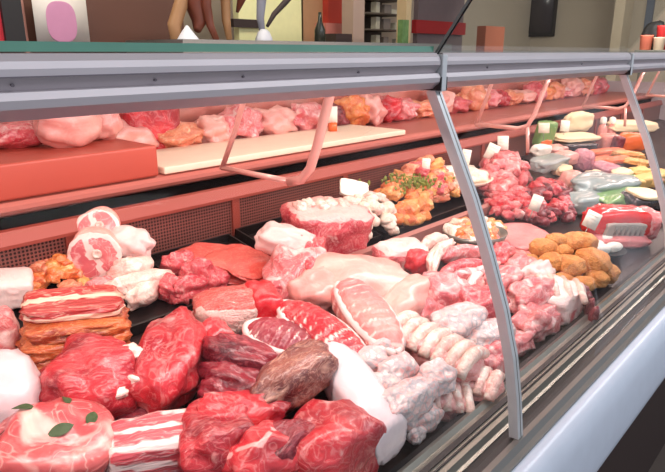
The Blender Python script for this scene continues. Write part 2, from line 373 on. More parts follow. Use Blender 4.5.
# top glass shelf and tilted upper pane
cpart('top_glass', box(bmesh.new(), X0, PIL[1]-.01, .492, .90, 1.5005, 1.5075), 'glass_top')
cpart('glass_edge', box(bmesh.new(), X0, PIL[1]-.01, .4905, .4922, 1.5003, 1.5079), 'glass_edge', label='green front edge of the top glass')
cpart('top_glass', box(bmesh.new(), PIL[1]+.01, X1, .50, .90, 1.4995, 1.5030), 'glass_top')
UPN = [(.497, 1.486), (.4395, 1.567), (.34, 1.70)]
def upstrip(x0, x1, t): return extrude_x([(y, z) for y, z in UPN]+[(y+t, z+t*.6) for y, z in reversed(UPN)], x0, x1)
cpart('upper_pane', upstrip(.772, 1.607, .004), 'glass_top', label='tilted upper glass pane')
cpart('pane_seal', upstrip(.7645, .7665, .004), 'seal'); cpart('pane_seal', upstrip(.7595, .7612, .003), 'greyseal')
# U brackets
for x in (.83, 1.665, 2.53, 3.40):
    bm = bmesh.new()
    if x < 1:
        tube(bm, [(x, .752, 1.447), (x, .758, 1.425), (x, .79, 1.33), (x, .81, 1.283), (x, .835, 1.257), (x, .87, 1.248)], .0095, 12)
        tube(bm, [(x, .865, 1.249), (x, .97, 1.249), (x, 1.09, 1.25)], .006, 10)
        tube(bm, [(x, 1.09, 1.247), (x, 1.04, 1.33), (x, .998, 1.41), (x, .99, 1.447)], .006, 10)
    else:
        tube(bm, [(x, .70, 1.447), (x, .71, 1.413), (x, .735, 1.33), (x, .752, 1.298), (x, .78, 1.288), (x, .916, 1.290)], .0065, 12)
        tube(bm, [(x, .916, 1.287), (x, .876, 1.407), (x, .868, 1.447)], .0055, 10)
    cpart('bracket', bm, 'bracket', smooth=True, label='pale pink U shaped bracket')
    if x > 1: cpart('bracket_foot', tube(bmesh.new(), [(x, .752, 1.298), (x, .744, 1.222)], .005, 10), 'bracket', smooth=True)
cpart('lamp_housing', box(bmesh.new(), X0, X1, .545, .60, 1.462, 1.495), 'rail')
cpart('lamp_tube', tube(bmesh.new(), [(X0+.05, .575, 1.450), (X1-.05, .575, 1.450)], .009, 12), 'tube', smooth=True)
cpart('end_panel', box(bmesh.new(), X1, X1+.03, .30, 1.6, 0, 1.3), 'rail')
cpart('end_panel', box(bmesh.new(), X0-.03, X0, .30, 1.6, 0, 1.3), 'rail')
# ------------------------------------------------------------ trays
def traybm(L, W, h=.018):
    bm = bmesh.new(); t = .004
    box(bm, -L/2, L/2, -W/2, W/2, 0, .004)
    box(bm, -L/2, L/2, -W/2, -W/2+t, 0, h); box(bm, -L/2, L/2, W/2-t, W/2, 0, h)
    box(bm, -L/2, -L/2+t, -W/2, W/2, 0, h); box(bm, L/2-t, L/2, -W/2, W/2, 0, h)
    return bm
def tray(x0, x1, y0, y1, label, mat='tray', h=.022, name='meat_tray', lift=.001):
    xc, yc = (x0+x1)/2, (y0+y1)/2
    m, _ = frame(Vector((x0, yc, deckz(yc)+lift)), Vector((x1, yc, deckz(yc)+lift)))
    o = link(name, traybm(x1-x0, y1-y0, h), M[mat], smooth=False); o.matrix_world = m
    return tagit(o, label, 'tray')
tray(.02, .37, .93, 1.15, 'black tray under the white lard block and the diced orange pieces')
tray(.385, .63, .93, 1.15, 'black tray under the flat salmon red liver slices')
tray(.645, .88, .93, 1.15, 'black tray under the square rib block')
tray(.90, 1.22, .93, 1.15, 'black tray holding the pale white lumps', h=.03)
tray(1.235, 1.80, .93, 1.15, 'black tray holding the orange marinated pieces', h=.03)
tray(1.82, 2.45, .90, 1.15, 'black tray under the stacked pink slices')
M['divider'] = plain('brownish_pink_divider', (168, 112, 104), .4, .2)
dv = link('deck_divider', extrude_x([(.885, deckz(.885)+.001), (.885, deckz(.885)+.030), (.900, deckz(.9)+.032), (.900, deckz(.9)+.001)], .55, 2.4), M['divider'], smooth=False)
tagit(dv, 'brownish pink divider strip running along the front of the rear trays', 'divider')

# ------------------------------------------------------------ meat, front left
rnd = random.Random(3)
FATEDGE = lambda x, y, z: 1.0 if abs(y) > .72 else 0
meat('lard_block', 'white block of lard at the far left beside diced orange pieces', 'fat', (-14, 290), (33, 286), 42, 30, 'fat', .045, e=7, n=.03, f=1)
meat('pork_chop', 'small pink chop at the left edge below the white lard block', 'meat', (-24, 338), (20, 333), 52, 50, 'pink', .05)
meat('fat_roll', 'large smooth white fat roll at the left edge above the bay leaf meat', 'fat', (-60, 402), (42, 386), 92, 74, 'coolfat', .055, e=2.6, n=.05, f=.9)
def bayleaf(root, x, y, z, a, s, tilt=(0, 0)):
    bm = bmesh.new(); top = []; bot = []; mid = []
    for k in range(9):
        t = k/8; wv = .24*math.sin(math.pi*t)**.8
        zz = .12*math.sin(math.pi*t)
        top.append(bm.verts.new(((t-.5)*s, wv*s, zz*s-.05*s))); bot.append(bm.verts.new(((t-.5)*s, -wv*s, zz*s-.05*s))); mid.append(bm.verts.new(((t-.5)*s, 0, zz*s*.7-.05*s)))
    for k in range(8):
        for A, B in ((top, mid), (mid, bot)):
            try: bm.faces.new((A[k], A[k+1], B[k+1], B[k]))
            except ValueError: pass
    bmesh.ops.solidify(bm, geom=bm.faces[:], thickness=.001)
    m = Matrix.Translation((x, y, z)) @ Matrix.Rotation(R(tilt[0]), 4, 'X') @ Matrix.Rotation(R(tilt[1]), 4, 'Y') @ Matrix.Rotation(R(a), 4, 'Z')
    return part_of(root, 'bay_leaf', bm, M['leaf'], m)
M['bayroast'] = flesh('bay_roast', (206, 100, 96), (186, 70, 76), (240, 190, 178), .50, 14, sharp=.2)
b = meat('pork_roast', 'round pink roast with green bay leaves at the bottom left', 'meat', (-14, 462), (112, 448), 112, 84, 'bayroast', .055, e=2.5, n=.12)
bays = [(-.032, .030, .060, 160, .032, (0, 0)), (.016, .046, .058, 100, .026, (0, 0)), (.048, .012, .052, 80, .030, (0, 0)), (.014, -.014, .042, 20, .032, (0, 0)), (-.052, -.006, .05, 30, .020, (0, 0))]
BAYROOT, BAYS = b, bays
for i, (v, h, mat, lab, W) in enumerate([(368, .018, 'smoked', 'lowest orange brown smoked belly slab of the stack', 64), (350, .045, 'smoked', 'second orange brown smoked belly slab from the bottom of the stack', 60),
        (334, .070, 'smoked', 'orange brown smoked belly slab in the middle of the stack', 58), (318, .096, 'smoked', 'orange smoked belly slab just under the striped bacon', 54)]):
    meat('smoked_belly', lab, 'smoked meat', (16+i*3, v+8), (129-i, v-14+i*3), W, 19, mat, h, e=4.5, n=.09, f=2.2, fine=.04, bend=.03*(i-1.5), group='smoked belly stack')
meat('bacon_slab', 'bacon slab with white stripes on top of the smoked stack', 'bacon', (22, 308), (122, 299), 50, 15, 'bacon', .118, e=5, n=.05, f=2, fat=lambda x, y, z: 1.0 if (abs(z+.1) < .25 and y < -.5) or abs(y) < .12 else 0)
# diced orange pieces
def pile(name, cat, labels, group, centre, spread, n, size, mats, h0, hmax, e=2.6, pool=4, el=1.35, seed=1, nn=.16):
    r = random.Random(seed); protos = []
    s = pxm(at(*centre, h0))
    for k in range(pool):
        bm = lumpbm(size*s*el, size*s, size*s*.8, e=e, n=nn, f=1.6, seed=seed*11+k, sub=3)
        protos.append(bm)
    mes = []
    for k, bm in enumerate(protos):
        me = bpy.data.meshes.new(name)
        for f in bm.faces: f.smooth = True
        bm.to_mesh(me); bm.free(); me.materials.append(M[mats[k % len(mats)]]); mes.append(me)
    base = at(*centre, h0); ax = at(centre[0]+1, centre[1], h0)-base; ay = at(centre[0], centre[1]-1, h0)-base
    for k in range(n):
        a = r.uniform(0, 2*math.pi); q = math.sqrt((k+.5)/n)
        du = math.cos(a)*q; dv = math.sin(a)*q
        hh = hmax*max(0, 1-q*q)*r.uniform(.75, 1.0)
        p = Vector(base); 
        u = centre[0]+du*spread[0]; v = centre[1]-dv*spread[1]
        p = at(u, v, h0)+Vector((0, 0, hh))
        o = bpy.data.objects.new(name, mes[k % pool]); C.objects.link(o)
        o.location = p; o.rotation_euler = (r.uniform(-.5, .5), r.uniform(-.5, .5), r.uniform(0, 6.28))
        tagit(o, labels, cat, group)
pile('diced_chicken', 'meat cube', 'orange marinated cube in the heap beside the white lard block', 'orange cubes beside the lard block', (58, 284), (32, 12), 34, 13, ['marin', 'yellowmar', 'marin2', 'marin'], .015, .05, e=3.5, seed=2)
# pork shanks, round cut faces towards the customer
M['cutpink'] = flesh('shank_cut_face', (222, 120, 122), (206, 96, 104), (246, 214, 206), .42, 30, bump=.15)
M['rind'] = flesh('shank_rind', (238, 176, 162), (230, 150, 140), (246, 206, 194), .45, 14, bump=.15, sharp=.3, veins=.15)
def shank(label, u, v, h, rpx, length, dirpx, dz=-.05, facem='cutpink'):
    c = at(u, v, h); s = pxm(c); toward = (EYE-c); toward.z *= .35
    toward = (toward.normalized()+AX*dirpx+Vector((0, 0, dz))).normalized()
    X = toward; Z = Vector((0, 0, 1)); Z = (Z-X*Z.dot(X)).normalized(); Y = Z.cross(X)
    m = Matrix.Translation(c) @ Matrix((X, Y, Z)).transposed().to_4x4(); rr = rpx*s
    o = thing('pork_shank', label, 'pork', mw=m, group='pork shanks')
    bm = bmesh.new(); bm2 = None
    prof = [(rr*.70, -length), (rr*.86, -length*.85), (rr*1.0, -length*.45), (rr*1.03, -length*.15), (rr*.98, -.004), (rr*.93, 0)]
    lathe(bm, prof, 28)
    for q in bm.verts:
        k = 1+.16*noise.noise(q.co*22+Vector((u, v, 0))); q.co.x *= k; q.co.y *= k*.95
    bmesh.ops.rotate(bm, verts=bm.verts, matrix=Matrix.Rotation(R(90), 3, 'Y'))
    part_of(o, 'rind', bm, M['rind'])
    bm = lumpbm(.012, rr*1.86, rr*1.78, e=2.2, n=.05, f=1.5, seed=int(u), sub=4, fat=lambda x, y, z: (1 if y*y+z*z > .80 or (y+.1)**2+(z-.15)**2 < .05 or abs(y*.8+z*.3) < .06 else 0))
    part_of(o, 'cut_face', bm, M[facem], Matrix.Translation((.001, 0, 0)))
    bm = bmesh.new(); lathe(bm, [(rr*.08, -.004), (rr*.17, .002), (rr*.19, .005), (rr*.11, .006), (rr*.06, .003)], 16); bmesh.ops.rotate(bm, verts=bm.verts, matrix=Matrix.Rotation(R(90), 3, 'Y'))
    part_of(o, 'bone', bm, M['bone'], Matrix.Translation((.006, rr*.1, rr*.15)))
    return o
shank('front pork shank with a round pink cut face turned to the customer', 95, 257, .075, 27, .10, -.15)
shank('rear pork shank lying on top behind the front shank', 98, 229, .108, 22, .05, -.1, dz=.25)
meat('pork_hock', 'pale pork hock with white knobbly end right of the two shanks', 'pork', (108, 240), (152, 248), 36, 34, 'fat', .085, e=2.3, n=.16, f=2)
meat('pork_hock', 'whitish pork bone piece in the middle under the hock', 'pork', (110, 272), (152, 266), 24, 24, 'bone', .055, n=.14)
meat('pork_trotter', 'white pork trotter pointing right toward the black gap', 'pork', (104, 291), (172, 274), 22, 22, 'bone', .045, n=.12, taper=-.15)
meat('pork_trotter', 'short pale trotter end hanging over the gap below the others', 'pork', (128, 303), (158, 287), 20, 24, 'bone', .03, n=.14)
meat('pork_piece', 'small pink piece between trotters and the striped bacon', 'pork', (86, 289), (116, 285), 18, 20, 'pink', .035, n=.14)
for i, a in enumerate([((164, 268), (196, 262), 24, 26, .035, 'pink red chunk at the top left of the heap in the black tray'), ((170, 292), (208, 286), 26, 30, .03, 'pink red chunk at the front left of the heap in the black tray'),
        ((190, 278), (228, 282), 26, 28, .035, 'pink red chunk at the right end of the heap in the black tray'), ((182, 274), (212, 270), 24, 26, .055, 'pink red chunk crowning the heap in the black tray'), ((156, 282), (182, 294), 22, 26, .03, 'pink red chunk beside the trotter tip')]):
    meat('pork_chunk', a[5], 'meat chunk', a[0], a[1], a[2], a[3], 'pinkred', a[4], n=.2, f=2, fine=.05, group='chunks beside the trotters')
tray(.39, .62, .78, .88, 'black tray under the pink red chunks beside the trotters')
M['liver'] = flesh('liver_slice', (220, 96, 84), (206, 74, 68), (236, 150, 132), .18, 26, bump=.15)
for i, a in enumerate([((180, 258), (262, 272), 40, .028, 'salmon red slice at the bottom of the flat liver stack'), ((176, 252), (252, 262), 36, .038, 'salmon red slice in the middle of the flat liver stack'), ((214, 248), (270, 272), 38, .048, 'top salmon red slice of the liver stack')]):
    meat('liver_slice', a[4], 'meat slice', a[0], a[1], a[2]*1.5, 5.5, 'liver', a[3], e=3.2, n=.09, f=1.8, fine=.03, bend=.05)
# big front pieces
r1 = meat('beef_roast', 'round red boneless roast with bone chip between smoked stack and striped rib slab', 'meat', (43, 388), (142, 380), 92, 80, 'red', .055, e=2.5, n=.14, f=1.8)
for p, s, r_ in [((.050, .005, .050), .036, 0), ((.056, -.032, .030), .030, 1), ((.030, -.056, .026), .030, 2)]:
    part_of(r1, 'bone', lumpbm(s, s*.7, s*.6, n=.25, seed=r_+5, sub=3), M['bone'], Matrix.Translation(p))
meat('beef_roast', 'tall red roast standing right of the round red one', 'meat', (156, 404), (182, 324), 64, 66, 'redb', .06, h2=.07, e=2.6, n=.14, f=1.7)
r2 = meat('rolled_roast', 'roast with white fat side and bright red cut end below the liver slices', 'meat', (194, 316), (270, 306), 46, 44, 'salmon', .065, h2=.07, e=3.0, n=.06, f=1.5, fat=lambda x, y, z: 1.2 if (y < -.2 and z < .62) else 0)
sx = max(v.co.x for v in r2.data.vertices); sz = pxm(r2.matrix_world.translation)
part_of(r2, 'cut_end', lumpbm(34*sz, 50*sz, 47*sz, e=4, n=.05, seed=3), M['cutred'], Matrix.Translation((sx-11*sz, 0, 0)), label='bright red cut end')
meat('dark_beef_muscle', 'dark red folded muscle in the middle of the front heap', 'meat', (206, 344), (282, 372), 34, 36, 'dkred', .095, h2=.085, n=.14, f=2)
meat('dark_beef_muscle', 'dark red muscle tucked under the folded one', 'meat', (204, 366), (266, 392), 34, 36, 'dkred', .07, n=.16, f=2)
meat('dark_beef_muscle', 'short dark red muscle end above the large front ham', 'meat', (200, 386), (250, 404), 34, 34, 'dkred', .055, n=.16, f=2)
meat('beef_piece', 'small bright red piece left of the dark folded muscle', 'meat', (188, 348), (232, 334), 36, 36, 'redb', .06, n=.14)
meat('brown_shank', 'brown aged shank with silvery skin lying over the front heap', 'meat', (256, 404), (328, 356), 52, 52, 'brown', .095, h2=.10, n=.10, f=2, taper=.12, cut=.9)
M['rackred'] = flesh('rack_red', (206, 44, 56), (176, 30, 44), WHT, .08, 18, veins=.12)
M['rackpink'] = flesh('rack_pink', (232, 146, 138), (218, 118, 118), (246, 216, 206), .08, 18, veins=.12)
def rack(label, p1, p2, W, H, h, mat, rib, rd=.07, h2=None, rim=.11, n=11):
    a, b_ = at(*p1, h), at(*p2, h if h2 is None else h2); m, L = frame(a, b_); s = pxm((a+b_)/2); SEED[0] += 1; W *= .9
    o = thing('tied_loin', label, 'meat', mw=m)
    part_of(o, 'lean', lumpbm(L, W*s, H*s, e=2.2, n=.03, fine=.01, seed=SEED[0], sub=5, ridge=(n, rd*1.6), fat=lambda x, y, z: .42*max(0, math.cos(x*math.pi*n))), M[mat])
    bm = bmesh.new(); pts = []
    for k in range(40):
        t = 2*math.pi*k/40; x = math.cos(t); y = math.sin(t)*abs(math.sin(t))**.3
        pts.append((x*L*.49, y*W*s*.46, H*s*.20*(1-.3*x*x)))
    tube(bm, pts+[pts[0]], W*s*rim*.72, 10); part_of(o, 'fat_rim', bm, M[rib], label='white fat rim')
    return o
rack('bright red tied loin with white fat rims left of the pale pink one', (280, 308), (366, 372), 58, 46, .078, 'rackred', 'fat', h2=.07)
rack('pale pink tied loin with ribbed surface standing in the middle', (342, 284), (394, 360), 56, 46, .085, 'rackpink', 'fat', h2=.075, n=9)
meat('fat_slab', 'long smooth white slab of back fat running to the front edge', 'fat', (324, 348), (408, 466), 52, 40, 'coolfat', .085, h2=.06, e=3.2, n=.04, f=1.2)
M['rackpurple'] = flesh('rack_purple', (150, 44, 60), (112, 28, 46), WHT, .08, 18, veins=.1)
rack('purple red tied loin with a curved white fat rim left of the bright red one', (246, 330), (314, 358), 60, 42, .078, 'rackpurple', 'fat', h2=.075, n=9)
meat('leg_of_meat', 'large deep red leg muscle at the bottom centre', 'meat', (176, 450), (258, 430), 78, 66, 'red', .07, n=.16, f=1.8)
meat('leg_of_meat', 'red muscle with white seam right of the bottom centre leg', 'meat', (228, 468), (302, 446), 66, 60, 'redb', .075, n=.16, f=1.8, fat=lambda x, y, z: .7 if abs(y-.2*math.sin(4*x)) < .06 else 0)
meat('leg_of_meat', 'smaller red piece on top between dark muscle and front legs', 'meat', (188, 420), (282, 412), 50, 44, 'redb', .085, n=.16, f=2)
meat('leg_of_meat', 'large glossy red piece at the bottom right beside the white fat slab', 'meat', (284, 454), (380, 450), 96, 84, 'redb', .06, n=.14, f=1.6, fat=lambda x, y, z: .35 if abs(x+.1) < .05 else 0)
meat('leg_of_meat', 'dark red lobe leaning on the glossy piece at the bottom right', 'meat', (268, 462), (312, 430), 46, 46, 'dkred', .085, n=.12)
M['riblean'] = flesh('rib_slab', (212, 84, 92), (196, 60, 72), (246, 214, 208), .34, 20, (.4, 3, 3))
meat('rib_slab', 'pink rib slab with lengthwise white stripes at the bottom beside the bay leaf roast', 'ribs', (106, 458), (202, 440), 54, 54, 'riblean', .055, e=7, n=.03, f=1.5, fat=lambda x, y, z: .5 if (z > .8 and (math.sin(y*8+.6*x+1) > .62)) or (x < -.93) or (y < -.8 and math.sin(z*8+x) > .7) else 0)
meat('beef_piece', 'dark purple red piece behind the round roast and the rib slab', 'meat', (110, 426), (160, 416), 50, 30, 'dkred', .02, n=.1)
# ------------------------------------------------------------ middle
meat('knuckle_bone', 'white fatty knuckle at the left end of the pale bone joint', 'pork', (256, 236), (318, 248), 40, 30, 'fat', .105, n=.13, f=2, taper=-.1)
meat('bone_in_joint', 'pink bone-in joint hanging down in front of the white knuckle', 'pork', (306, 244), (282, 300), 52, 42, 'pink', .09, h2=.05, n=.17, f=2, taper=-.15)
meat('bone_in_joint', 'red cut side of the bone-in joint beside the rib block', 'pork', (318, 246), (306, 276), 22, 40, 'pinkred', .08, n=.14, f=2)
rb = meat('rib_block', 'square rib block with pale bone top and red front at the back', 'ribs', (288, 232), (360, 226), 58, 50, 'pinkred', .06, e=6, n=.06, f=2, fat=lambda x, y, z: 1.0 if z > .86 else 0)
for k in range(6):
    part_of(rb, 'rib_end', lumpbm(.03, .045, .022, n=.2, seed=k+40, sub=3), M['bone'], Matrix.Translation((-.075+.03*k, .01+.012*(k % 2), .062)))
meat('pale_pork_joint', 'large smooth pale pork joint in the middle behind the tied loins', 'pork', (300, 282), (412, 290), 82, 56, 'pale', .06, n=.10, f=1.4, taper=-.05)
meat('pale_pork_joint', 'pale knobbly pork joint left of the pale pink tied loin', 'pork', (290, 296), (344, 286), 56, 44, 'pale', .065, n=.15, f=2)
meat('pale_pork_joint', 'pale pork piece with greyish skin right of the tied loins', 'pork', (386, 322), (424, 284), 38, 40, 'pale', .075, n=.14)
meat('pork_cut', 'round pink pork cut with white marbling in the middle', 'pork', (416, 290), (466, 296), 48, 40, 'pink', .075, n=.14, f=2)
meat('pork_cut', 'pink pork cut lying in front of the round marbled one', 'pork', (402, 318), (444, 308), 36, 36, 'pink', .05, n=.14, f=2)
meat('pork_cut', 'red pink pork cut touching the left side of the pillar', 'pork', (456, 310), (502, 300), 40, 38, 'pinkred', .07, n=.16, f=2)
meat('pork_cut', 'pale block with white top behind the pale pork joint', 'pork', (378, 256), (422, 252), 34, 26, 'pink', .05, e=4, n=.1, fat=lambda x, y, z: 1 if z > .5 else 0)
meat('beef_cube', 'small bright red cube in the middle behind the marbled pork', 'meat', (408, 264), (428, 260), 22, 24, 'redb', .055, e=3, n=.1)
for i, (a, b_, mt) in enumerate([((424, 272), (446, 240), 'bone'), ((436, 274), (480, 262), 'pinkred'), ((438, 256), (482, 250), 'pink'), ((418, 248), (444, 238), 'bone'), ((440, 280), (484, 272), 'pink'), ((462, 288), (492, 262), 'fat')]):
    meat('spare_rib', ['curved white rib left of the loose ribs behind the pillar', 'red pink loose rib in the middle of the ribs left of the pillar', 'upper pink loose rib below the orange salad bowl', 'pale rib tip near the divider strip', 'lowest pink loose rib left of the pillar', 'white rib end against the pillar'][i], 'ribs', a, b_, 13, 17, mt, .07-.004*i, n=.1, f=2, ybend=.1, group='loose ribs left of the pillar')
# netted joints
nets = [((352, 366), (388, 360), 32, 'netted pork joint touching the upper end of the white fat slab', .08), ((366, 392), (402, 380), 30, 'netted pork joint halfway down the white fat slab', .075), ((384, 412), (432, 388), 38, 'largest netted pork joint near the front edge', .085), ((400, 422), (440, 414), 28, 'lowest netted pork joint beside the seal', .035),
        ((370, 352), (402, 342), 28, 'netted pork joint below the pale pink tied loin', .08), ((418, 386), (450, 372), 34, 'netted pork joint right of the largest one', .075), ((382, 376), (412, 362), 28, 'netted pork joint between the others and the rib rows', .09),
        ((434, 330), (482, 318), 38, 'greyish netted joint left of the pillar', .075), ((468, 344), (508, 330), 34, 'greyish netted joint directly behind the pillar', .06), ((394, 424), (416, 414), 24, 'small netted joint in front between slab and largest joint', .045), ((410, 440), (424, 430), 16, 'tiny netted end at the foot of the white slab', .03)]
for a, b_, W, lab, h in nets: meat('netted_joint', lab, 'netted pork', a, b_, W, W*.95, 'netted', h, n=.12, f=2, group='netted pork joints')
# rib rows: curved ribs side by side
M['ribmeat'] = flesh('rib_meat', (232, 164, 158), (220, 134, 132), (244, 208, 198), .45, 40)
def ribrow(label, p1, p2, W, H, h, n, mats='bone', lab2=None):
    a, b_ = at(*p1, h), at(*p2, h); m, L = frame(a, b_); s = pxm((a+b_)/2); SEED[0] += 1
    o = thing('rib_rack', label, 'ribs', mw=m, group='rib racks')
    part_of(o, 'rib_meat', lumpbm(L, W*s*.94, H*s, e=4, n=.06, seed=SEED[0]), M['ribmeat'])
    for k in range(n):
        x = (-.5+(k+.5)/n)*L*.94
        bm = bmesh.new(); pts = [(x+.15*t*t*W*s*.3, t*W*s*.5, H*s*(.5-.34*t*t)) for t in (-1, -.75, -.5, -.25, 0, .25, .5, .75, 1)]
        tube(bm, pts, [L/n*.42*(1.15-.2*abs(q-4)/4) for q in range(9)], 10)
        for v in bm.verts: v.co += Vector(noise.noise_vector(v.co*60+Vector((SEED[0], 0, 0))))*.0025
        part_of(o, 'rib', bm, M[mats])
    return o
ribrow('white rib rack in the middle below the pork cuts, highest of the rib rows', (392, 326), (478, 372), 54, 28, .065, 7)
ribrow('white rib rack along the front edge seal', (424, 362), (500, 394), 44, 26, .035, 6)
ribrow('white rib rack ending at the front edge left of the pillar foot', (424, 398), (470, 404), 44, 30, .02, 4)
meat('pork_cut', 'pinkish white cut at the front edge just left of the pillar', 'pork', (478, 364), (514, 352), 34, 34, 'pink', .04, n=.16, f=2)
# right of the pillar
rc = [((504, 282), (530, 262), 28, 'pink', .05, 'pink white cut right of the pillar beside the ham slices'), ((512, 304), (548, 290), 34, 'pink', .055, 'pink white cut right of the pillar in the middle'), ((514, 328), (552, 318), 34, 'pink', .035, 'pink red cut at the front edge right of the pillar'),
      ((524, 280), (548, 268), 22, 'fat', .065, 'small white fat piece below the breaded heap'), ((540, 318), (570, 300), 26, 'pinkred', .03, 'dark pink cut under the right rib slab'), ((500, 350), (530, 338), 26, 'pink', .02, 'pink red cut low at the front edge right of the pillar foot'), ((484, 290), (520, 280), 30, 'pink', .06, 'pink cut behind the pillar at its middle'), ((492, 262), (508, 248), 20, 'pinkred', .05, 'small red cut behind the pillar near the ham')]
for a, b_, W, mt, h, lab in rc: meat('pork_cut', lab, 'pork', a, b_, W, W, mt, h, n=.2, f=2, fine=.05)
sl = meat('rib_slab', 'white rib slab with red cut end in front of the breaded heap', 'ribs', (530, 294), (590, 306), 62, 32, 'pink', .045, e=4, n=.09, f=2, cut=.93, fat=lambda x, y, z: .8 if z > .2 else .1)
sz = pxm(sl.matrix_world.translation); sx = max(v.co.x for v in sl.data.vertices)
for k in range(4):
    part_of(sl, 'cut_end', lumpbm(.018, 13*sz, 24*sz, n=.12, seed=60+k, sub=3), M['dkred'], Matrix.Translation((sx-.003, (-21+14*k)*sz, -.002)))
    part_of(sl, 'rib', tube(bmesh.new(), [(-sx*.8+.03*k, -20*sz, .030), (-sx*.8+.03*k, 0, .037), (-sx*.8+.03*k, 22*sz, .032)], .008, 10), M['bone'])
# breaded heap
M['platter'] = plain('grey_tan_surface', (150, 120, 108), .4, .1)
br = [(543, 248, 24, 17, .07), (528, 262, 18, 15, .045), (578, 243, 32, 21, .075), (552, 262, 20, 17, .055), (571, 266, 22, 20, .055), (592, 262, 26, 26, .055), (583, 284, 22, 15, .03), (596, 278, 18, 18, .03), (556, 240, 15, 13, .085), (536, 276, 18, 14, .03), (563, 280, 18, 14, .03), (606, 272, 14, 20, .03), (560, 252, 20, 16, .06)]
for i, (u, v, a, b_, h) in enumerate(br):
    meat('breaded_patty', 'golden breaded ball in the heap between rib slab and red wrapped meat', 'breaded ball', (u-a/2, v+1), (u+a/2, v-1), b_*1.25, b_, 'breaded', h, n=.08, sub=4, group='golden breaded balls')
for (u0, u1, v) in ((498, 545, 240), (494, 538, 232)):
    pass
meat('ham_slice', 'flat pink ham slab behind the breaded heap', 'ham', (494, 248), (548, 238), 60, 7, 'ham', .03, e=4, n=.03)
meat('ham_slice', 'upper pink ham slice lying on the flat ham slab', 'ham', (498, 240), (545, 232), 54, 5, 'ham', .04, e=4, n=.03)
def dish(name, label, u, v, h, rpx, mat, depth=.35, asp=1):
    p = at(u, v, h); s = pxm(p); rr = rpx*s; bm = bmesh.new()
    lathe(bm, [(rr*.6, 0), (rr*.85, rr*depth*.4), (rr, rr*depth), (rr*.97, rr*depth), (rr*.8, rr*depth*.5), (rr*.5, rr*.06)], 32)
    o = link(name, bm, M[mat]); o.location = p; o.scale = (1, 1, 1)
    return tagit(o, label, 'dish')
dish('steel_bowl', 'shallow steel bowl of orange salad behind the pillar', 474, 246, .012, 32, 'steel', .5)
pile('salad_piece', 'salad piece', 'orange or cream salad piece in the steel bowl behind the pillar', 'salad in the steel bowl', (474, 232), (27, 11), 36, 13, ['yellowmar', 'marin', 'white_l', 'marin2'], .035, .012, seed=5)
dish('egg_dish', 'dark green dish with white eggs right of the breaded heap', 604, 254, .008, 21, 'seal', .25)
for i, (u, v) in enumerate([(596, 246), (606, 240), (614, 248), (602, 250)]):
    meat('peeled_egg', 'white egg in the dark dish right of the breaded heap', 'egg', (u-7, v), (u+7, v-1), 11, 11, 'egg', .025, n=.02, group='white eggs')
M['deckpink'] = plain('pinkish_mat', (160, 100, 92), .4)
# rear tray heaps
pile('white_piece', 'meat lump', 'white lump in the rear tray right of the rib block', 'white lumps in the rear tray', (370, 222), (26, 18), 60, 12, ['white_l', 'white_l', 'bone', 'white_l'], .035, .07, seed=6, el=1.1)
pile('marinated_piece', 'marinated piece', 'orange marinated piece in the rear tray beside the white lumps', 'orange marinated pieces in the rear tray', (402, 206), (28, 16), 60, 14, ['marin', 'marin', 'yellowmar', 'marin'], .035, .07, seed=7)
pile('marinated_strip', 'marinated strip', 'pale orange marinated strip in the rear tray left of the pillar', 'pale marinated strips left of the pillar', (424, 190), (32, 13), 70, 12, ['marin2', 'marin2', 'pinkred', 'yellowmar'], .04, .09, seed=8, el=1.8)
bm = bmesh.new(); r = random.Random(4)
for k in range(160):
    p = at(410+r.gauss(0, 14), 181+r.gauss(0, 4), .10+r.uniform(0, .02)); q = bmesh.ops.create_icosphere(bm, subdivisions=1, radius=.005); 
    for v in q['verts']: v.co = v.co*r.uniform(.6, 1.3)+p+Vector((0, 0, r.uniform(-.004, .004)))
tagit(link('chopped_parsley', bm, M['parsley'], smooth=False), 'green chopped herbs sprinkled over the orange marinated pieces', 'herbs', kind='stuff')
dish('white_dish', 'pale dish under the white meat mound behind the pillar', 456, 184, .03, 36, 'cardpink', .2)
meat('meat_mound', 'whitish mound of meat on the pale dish right of the pillar top', 'meat', (432, 176), (486, 176), 34, 20, 'white_l', .07, n=.14, f=2)
# stacks of slices and dark cubes right of the pillar
pile('pink_slice', 'meat slice', 'pink slice in the stack under the white price cards', 'pink slices under the price cards', (502, 178), (22, 17), 44, 14, ['pink', 'pinkred', 'pink', 'pink'], .035, .07, seed=9, el=1.7, e=3)
pile('pink_cube', 'meat cube', 'pink red cube in the heap left of the dark cubes', 'pink red cubes', (512, 204), (24, 13), 44, 11, ['pinkred', 'redb', 'pink', 'pinkred'], .02, .035, seed=10, e=3.5)
pile('dark_cube', 'meat cube', 'dark red cube in the heap with the slanted price card', 'dark red cubes', (546, 204), (28, 20), 60, 12, ['dkred', 'red', 'dkred', 'pinkred'], .02, .05, seed=11, e=3.5)
tray(1.30, 2.25, .62, .86, 'black tray under the dark red and pink red cubes', lift=.002)

